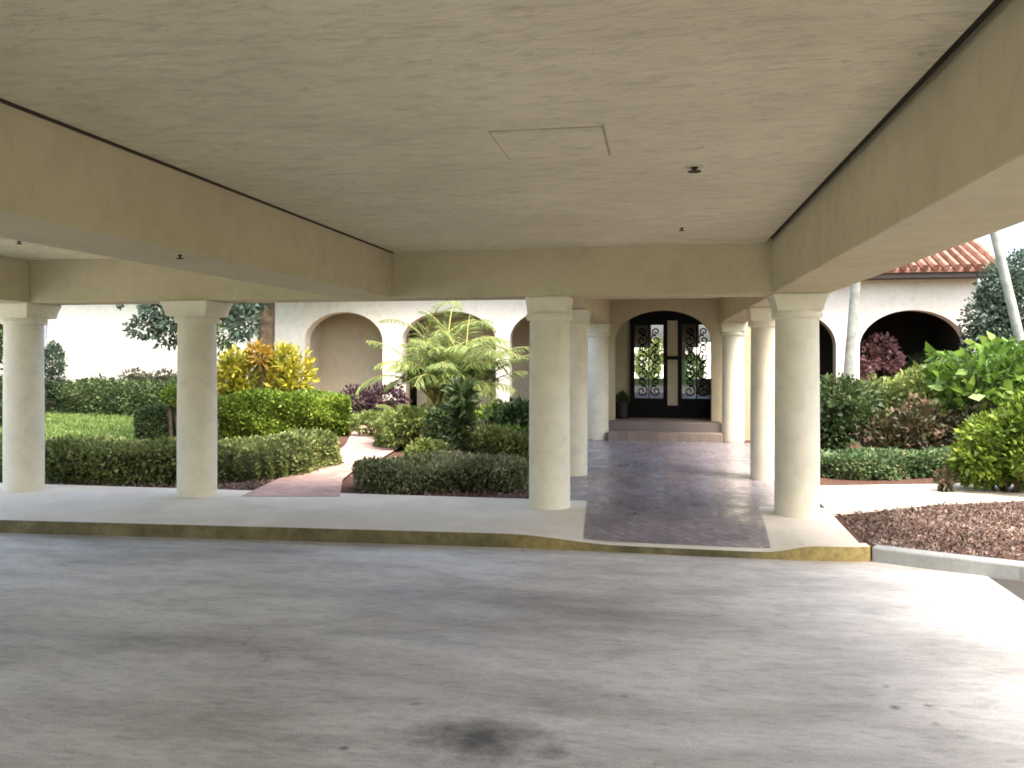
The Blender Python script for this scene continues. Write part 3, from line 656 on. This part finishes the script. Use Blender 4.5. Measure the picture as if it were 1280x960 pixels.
# areca palm clump
def palm_clump(x, y, fr, label, h0=.4, ll=.48, lw=.0095, stems=9, name='areca_palm', lm=None):
    root = empty(name, (x,y,-.03)); tag(root, label, 'palm')
    st = MB(); rc = MB(); P = []; D = []
    for i in range(stems):
        a_ = i*2.4; bx, by = .16*math.cos(a_), .16*math.sin(a_); hh = h0*random.uniform(.7,1.2)
        st.tube([(bx,by,0),(bx*1.5,by*1.5,hh*.5),(bx*2.1,by*2.1,hh)], [.035,.03,.022], 7)
    for (az, el, ln, dr) in fr:
        i = random.randrange(stems); a_ = i*2.4
        p_, d_ = frond(rc, (.3*math.cos(a_),.3*math.sin(a_),h0*random.uniform(.7,1.1)), az, el, ln, dr, ll=ll); P += p_; D += d_
    st.build('stem', plain('yellow_palm_stem', (.42,.30,.09), .6), root, smooth=True)
    rc.build('frond_rib', plain('palm_rib', (.28,.26,.07), .6), root, smooth=True)
    leaflets('frond_leaflets', P, D, lw, lm or L['palm'], root); return root
fr = [(random.uniform(0,6.28), R(random.uniform(48,89)), random.uniform(1.0,1.95), R(random.uniform(60,150))) for _ in range(95)]
x, y = at(562,15.8); palm_clump(x, y, fr, 'large feathery yellow green palm clump in front of the arcade, left of the walkway', h0=1.0)
fr = [(random.uniform(0,6.28), R(random.uniform(45,85)), random.uniform(1.3,2.0), R(random.uniform(70,130))) for _ in range(16)]
x, y = at(548,17.6); palm_clump(x, y, fr, 'taller palm clump directly behind the large feathery one', h0=1.9, ll=.4)
fr = [(random.uniform(0,6.28), R(random.uniform(30,80)), random.uniform(.6,1.1), R(random.uniform(50,110))) for _ in range(16)]
x, y = at(505,16.6); palm_clump(x, y, fr, 'small low palm left of the big palm clump', h0=.3, ll=.25)
# mid bed shrubs (left garden)
for px, d, w, h, n, lm, lb, sz in [
    (515,15.0,.55,.75,2600,'fresh','loose light green shrub under the left of the palm clump',.08),
    (470,17.6,.5,.5,1600,'fresh','low pale shrub at the bend of the brick path',.08),
    (560,14.2,.35,.85,1500,'dark','dark leafy shrub below the palm clump',.09),
    (625,14.2,.5,.85,2400,'lime','yellowish green shrub in front of the white arcade pier',.08),
    (650,13.2,.5,.95,2600,'dark','dark green shrub tight behind the left walkway column',.09),
    (610,12.9,.3,.6,900,'red','small bronze leaved shrub right of the dark upright plant',.08),
    (535,12.4,.3,.42,1100,'fresh','low light green plant just behind the rounded hedge',.07),
    (640,12.3,.4,.6,1800,'broad','green leafy plant behind the fuller hedge section',.09)]:
    x, y = at(px, d); shrub('shrub', x, y, [(-w*.5,0,h*.55,w*.65,w*.5,h*.42),(w*.45,.1,h*.6,w*.6,w*.5,h*.4),(0,-.1,h*.75,w*.5,w*.45,h*.3)], n, sz, L[lm], lb, stems=6)
x, y = at(578,12.0)
o = empty('cordyline_plant', (x,y,-.02)); tag(o, 'dark upright plant with a thin stem rising above the rounded hedge', 'plant')
mb = MB(); mb.tube([(0,0,0),(.02,0,.5),(-.02,.01,1.0),(0,0,1.2)], [.022,.02,.016,.01], 7); mb.build('stem', M['twig'], o, smooth=True)
d_ = rng.normal(0,1,(520,3)); d_ /= np.linalg.norm(d_,axis=1)[:,None]
zz = rng.choice([.75,.98,1.2,.5], 520, p=[.3,.25,.25,.2]); P = np.c_[d_[:,0]*.07,d_[:,1]*.07,zz+d_[:,2]*.05]
leaves('foliage', P, d_, .2, L['dark'], o, .22, up=.35)
# low shrubs beside the niche (dark with reddish base)
x, y = at(470,20.4); shrub('shrub', x, y, [(-.5,0,.5,.5,.35,.45),(.3,0,.55,.5,.35,.45)], 2400, .1, leafmat('maroon_leaf', [(.05,(.03,.015,.02)),(.5,(.07,.035,.045)),(1,(.2,.14,.15))]), 'dark maroon shrub below the arched niche')
# ================================================================== RIGHT GARDEN
hedge([at(1025,11.9), at(1100,11.9), at(1195,12.2)], .7, .30, 9000, .055, L['cover'], 'low edging of ground cover along the side path, right of the walkway', z0=-.02, amp=.08)
for px, d, w, dep, h, n, lm, lb, sz, cat in [
    (1048,13.2,.55,.5,1.35,5200,'dark','dark green shrub just right of the front walkway column','.09','shrub'),
    (1085,14.2,.55,.5,1.45,3600,'hedge','medium green shrub in front of the grey palm trunk','.09','shrub'),
    (1152,14.3,.7,.5,1.88,8000,'fresh','pale green bushy shrub in front of the large dark arch','.085','shrub'),
    (1120,12.6,.5,.4,.95,3000,'red','bronze and brown croton shrub behind the ground cover, left','.10','shrub'),
    (1185,12.7,.5,.4,1.05,3000,'red','bronze croton shrub behind the ground cover, nearer the yellow green bush','.10','shrub'),
    (1235,13.6,.5,.5,1.1,3200,'dark','dark shrub between the croton and the yellow green bush','.10','shrub')]:
    x, y = at(px, d); w2 = w
    bl = []
    for k in range(9): 
        q = random.uniform(.22,.36)*min(1,h); bl.append((random.uniform(-w,w)*.85, random.uniform(-dep,dep)*.8, random.uniform(.25*h,h-q*.9), q*1.2, q, q))
    shrub('shrub', x, y, bl, n, float(sz), L[lm], lb, cat, asp=.5 if lm != 'red' else .4, stems=9, shell=.4)
# broad-leaved plants
def broadleaf(x, y, n, h, sp, size, label, lm='broad'):
    o = empty('broad_leaf_plant', (x,y,-.02)); tag(o, label, 'plant')
    stm = MB(); P = []; D = []
    for i in range(n):
        a_ = random.uniform(0,6.28); rr = random.uniform(.05,1)**.6*sp; hh = h*random.uniform(.45,1)
        ex, ey = rr*math.cos(a_), rr*math.sin(a_)
        stm.tube([(ex*.15,ey*.15,0),(ex*.5,ey*.5,hh*.65),(ex,ey,hh)], [.014,.010,.006], 5)
        P.append((ex,ey,hh)); D.append((math.cos(a_)*.9,math.sin(a_)*.9,.1))
    stm.build('stem', plain('green_stem', (.10,.16,.04), .6), o, smooth=True)
    leaves('leaf_blades', np.repeat(P,2,axis=0), np.repeat(D,2,axis=0), size, L[lm], o, .55, fold=.08); return o
x, y = at(1225,12.9); broadleaf(x, y, 380, 1.75, .66, .2, 'tall bright green broad leaved plant under the leaning palm trunk')
x, y = at(1268,13.1); broadleaf(x, y, 400, 1.95, .6, .2, 'bright green broad leaved plant at the right edge of the photo')
x, y = at(1190,13.9); broadleaf(x, y, 120, 1.5, .35, .2, 'smaller broad leaved plant beside the pale green bush')
# yellow green bush in the mulch bed
x, y = at(1262,10.4)
shrub('bush', x, y, [(-.1,0,.62,.46,.42,.34),(-.38,-.1,.42,.28,.28,.22),(.35,.05,.75,.42,.4,.34),(.05,-.1,.85,.3,.3,.2),(.7,.1,.55,.4,.4,.4),(-.5,.0,.30,.18,.16,.12),(.2,-.35,.45,.35,.25,.25),(.3,0,1.0,.35,.3,.25),(-.3,.1,.22,.34,.3,.16),(.25,.1,.25,.4,.3,.2)], 14500, .075, L['lime'], 'bright yellow green bush in the bark mulch bed at the right edge', stems=10)
x, y = at(1182,10.4)
shrub('small_plant', x, y, [(0,0,.16,.10,.10,.10)], 130, .07, L['red'], 'small woody brown plant left of the yellow green bush', cat='plant', stems=5)
# palms and dark tree at right
def tall_palm(px0, py0, px1, py1, d, r, label, htop):
    def p3(px, py): 
        xx, yy = at(px, d); return Vector((xx, yy, CH+(HZ-py)*d/F))
    a_, b_ = p3(px0,py0), p3(px1,py1); dr = (b_-a_)/(b_.z-a_.z)
    base = a_-dr*(a_.z+.05); top = base+dr*(htop+.05)
    o = empty('tall_palm', base); tag(o, label, 'palm')
    mb = MB(); tp = []
    for i in range(25):
        f = i/24; p = (top-base)*f; tp.append(p)
    mb.tube(tp, [r*(1.3 if i == 0 else 1.0-.25*i/24+(.03 if i % 2 else 0)) for i in range(25)], 12)
    mb.build('trunk', M['palmbark'], o, smooth=True)
    rc = MB(); P = []; D = []
    for i in range(16):
        p_, d_ = frond(rc, top-base, i*2.4, R(random.uniform(5,65)), random.uniform(1.6,2.1), R(random.uniform(60,110)), ll=.5, nl=22); P += p_; D += d_
    rc.build('frond_rib', plain('palm_rib_green', (.12,.16,.05), .6), o, smooth=True)
    leaflets('frond_leaflets', P, D, .02, L['palm'], o)
tall_palm(1060,470,1070,350,16.5,.10,'slender grey palm trunk in front of the pier, left of the large dark arch',6.5)
tall_palm(1276,430,1243,290,14.5,.085,'pale leaning palm trunk near the right edge, in front of the dark tree',6.8)
x, y = at(1262,17.6)
bl = [(-.35,0,2.5,.55,.5,.7),(.3,.1,2.6,.6,.5,.8),(-.15,0,3.2,.5,.45,.55),(.3,.1,3.5,.45,.4,.5),(.1,0,1.8,.8,.6,.7),(-.55,0,1.9,.4,.4,.6),(.9,0,2.9,.55,.5,.9)]
tree('evergreen_tree', x, y, 3.0, .10, bl, 17000, .085, L['teal'], 'dense dark evergreen tree at the right end of the clubhouse', M['bark'], branches=7)
# pink bougainvillea inside arch
x, y = at(1104,21.6)
shrub('bougainvillea', x, y, [(-.45,0,1.65,.38,.35,.4),(-.05,0,2.0,.32,.3,.25),(.2,0,1.6,.3,.3,.3),(-.55,0,1.2,.3,.3,.4)], 1500, .11, L['pink'], 'pink flowering bush standing in the large dark arch', stems=8)
x, y = at(1165,21.5)
shrub('shrub', x, y, [(0,0,1.3,.7,.4,.5),(.5,0,1.1,.6,.4,.5)], 2200, .11, L['dark'], 'dark shrub under the right half of the large arch', stems=6)
mb = MB(); mb.prism([(-3,30.35),(5,30.35),(5,80),(-3,80)], -.1, .3); S(mb.build('added_patio', M['sidewalk']))  # courtyard invented; its shapes stand in for reflections in the door glass
x, y = -.4, 33.0; shrub('shrub', x, y, [(0,0,1.1,.5,.4,.6),(.4,0,1.6,.35,.3,.4)], 1500, .16, L['fresh'], 'added pale shrub beyond the lobby, standing in for reflections in the left glass door', z0=.3)
x, y = 1.3, 33.6; shrub('shrub', x, y, [(0,0,.9,.45,.4,.6),(-.3,0,1.5,.3,.3,.35)], 1500, .16, L['dark'], 'added dark shrub beyond the lobby, standing in for reflections in the right glass door', z0=.3)
mb = MB(); mb.box(-8,14,44,44.3,0,2.3); mb.box(-8.05,14.05,43.95,44.35,2.3,2.4); tag(mb.build('added_garden_wall', M['facade']), 'added low pale wall beyond the lobby, standing in for reflections in the glass doors', 'wall')
# trees across the driveway (seen as reflections in the glass doors)
for i, (x, y) in enumerate([(-9,-22),(7,-26)]):
    tree('shade_tree', x, y, 4.0, .25, [(0,0,5,2.6,2.4,1.6),(-1.5,.5,4.2,1.7,1.7,1.2),(1.6,-.3,4.3,1.8,1.7,1.2)], 7000, .28, L['dark'], ['broad green tree across the driveway, left one','broad green tree across the driveway, right one'][i], M['bark'])
# ================================================================== LIGHT, WORLD, CAMERA
EL, AZ = 60, 134      # sun: elevation, compass azimuth (clockwise from +Y)
w = bpy.data.worlds.new('World'); sc.world = w; w.use_nodes = True; nt = w.node_tree
sky = nt.nodes.new('ShaderNodeTexSky'); sky.sky_type = 'NISHITA'; sky.sun_disc = False
sky.sun_elevation = R(EL); sky.sun_rotation = R(AZ); sky.dust_density = 5; sky.air_density = 1.0; sky.ozone_density = .6
bg = nt.nodes['Background']; nt.links.new(sky.outputs[0], bg.inputs['Color']); bg.inputs['Strength'].default_value = .15
sl = bpy.data.lights.new('sun', 'SUN'); sl.energy = 1.5; sl.angle = R(30); sl.color = (1,.95,.87)
so = bpy.data.objects.new('sun', sl); COL.objects.link(so)
dv = Vector((math.sin(R(AZ))*math.cos(R(EL)), math.cos(R(AZ))*math.cos(R(EL)), math.sin(R(EL))))
so.rotation_euler = dv.to_track_quat('Z','Y').to_euler()
cam = bpy.data.cameras.new('camera'); co = bpy.data.objects.new('camera', cam); COL.objects.link(co); sc.camera = co
cam.sensor_width = 36; cam.lens = F/1280*36; cam.shift_y = (HZ-480)/1280*1.0; cam.clip_end = 1500
co.location = (0,0,CH); co.rotation_euler = (R(90),0,TH)
sc.view_settings.view_transform = 'Standard'; sc.view_settings.look = 'None'; sc.view_settings.gamma = 1; sc.view_settings.use_curve_mapping = False
sc.view_settings.exposure = 2.22
sc.cycles.max_bounces = 10; sc.cycles.diffuse_bounces = 6; sc.cycles.filter_width = 1.8
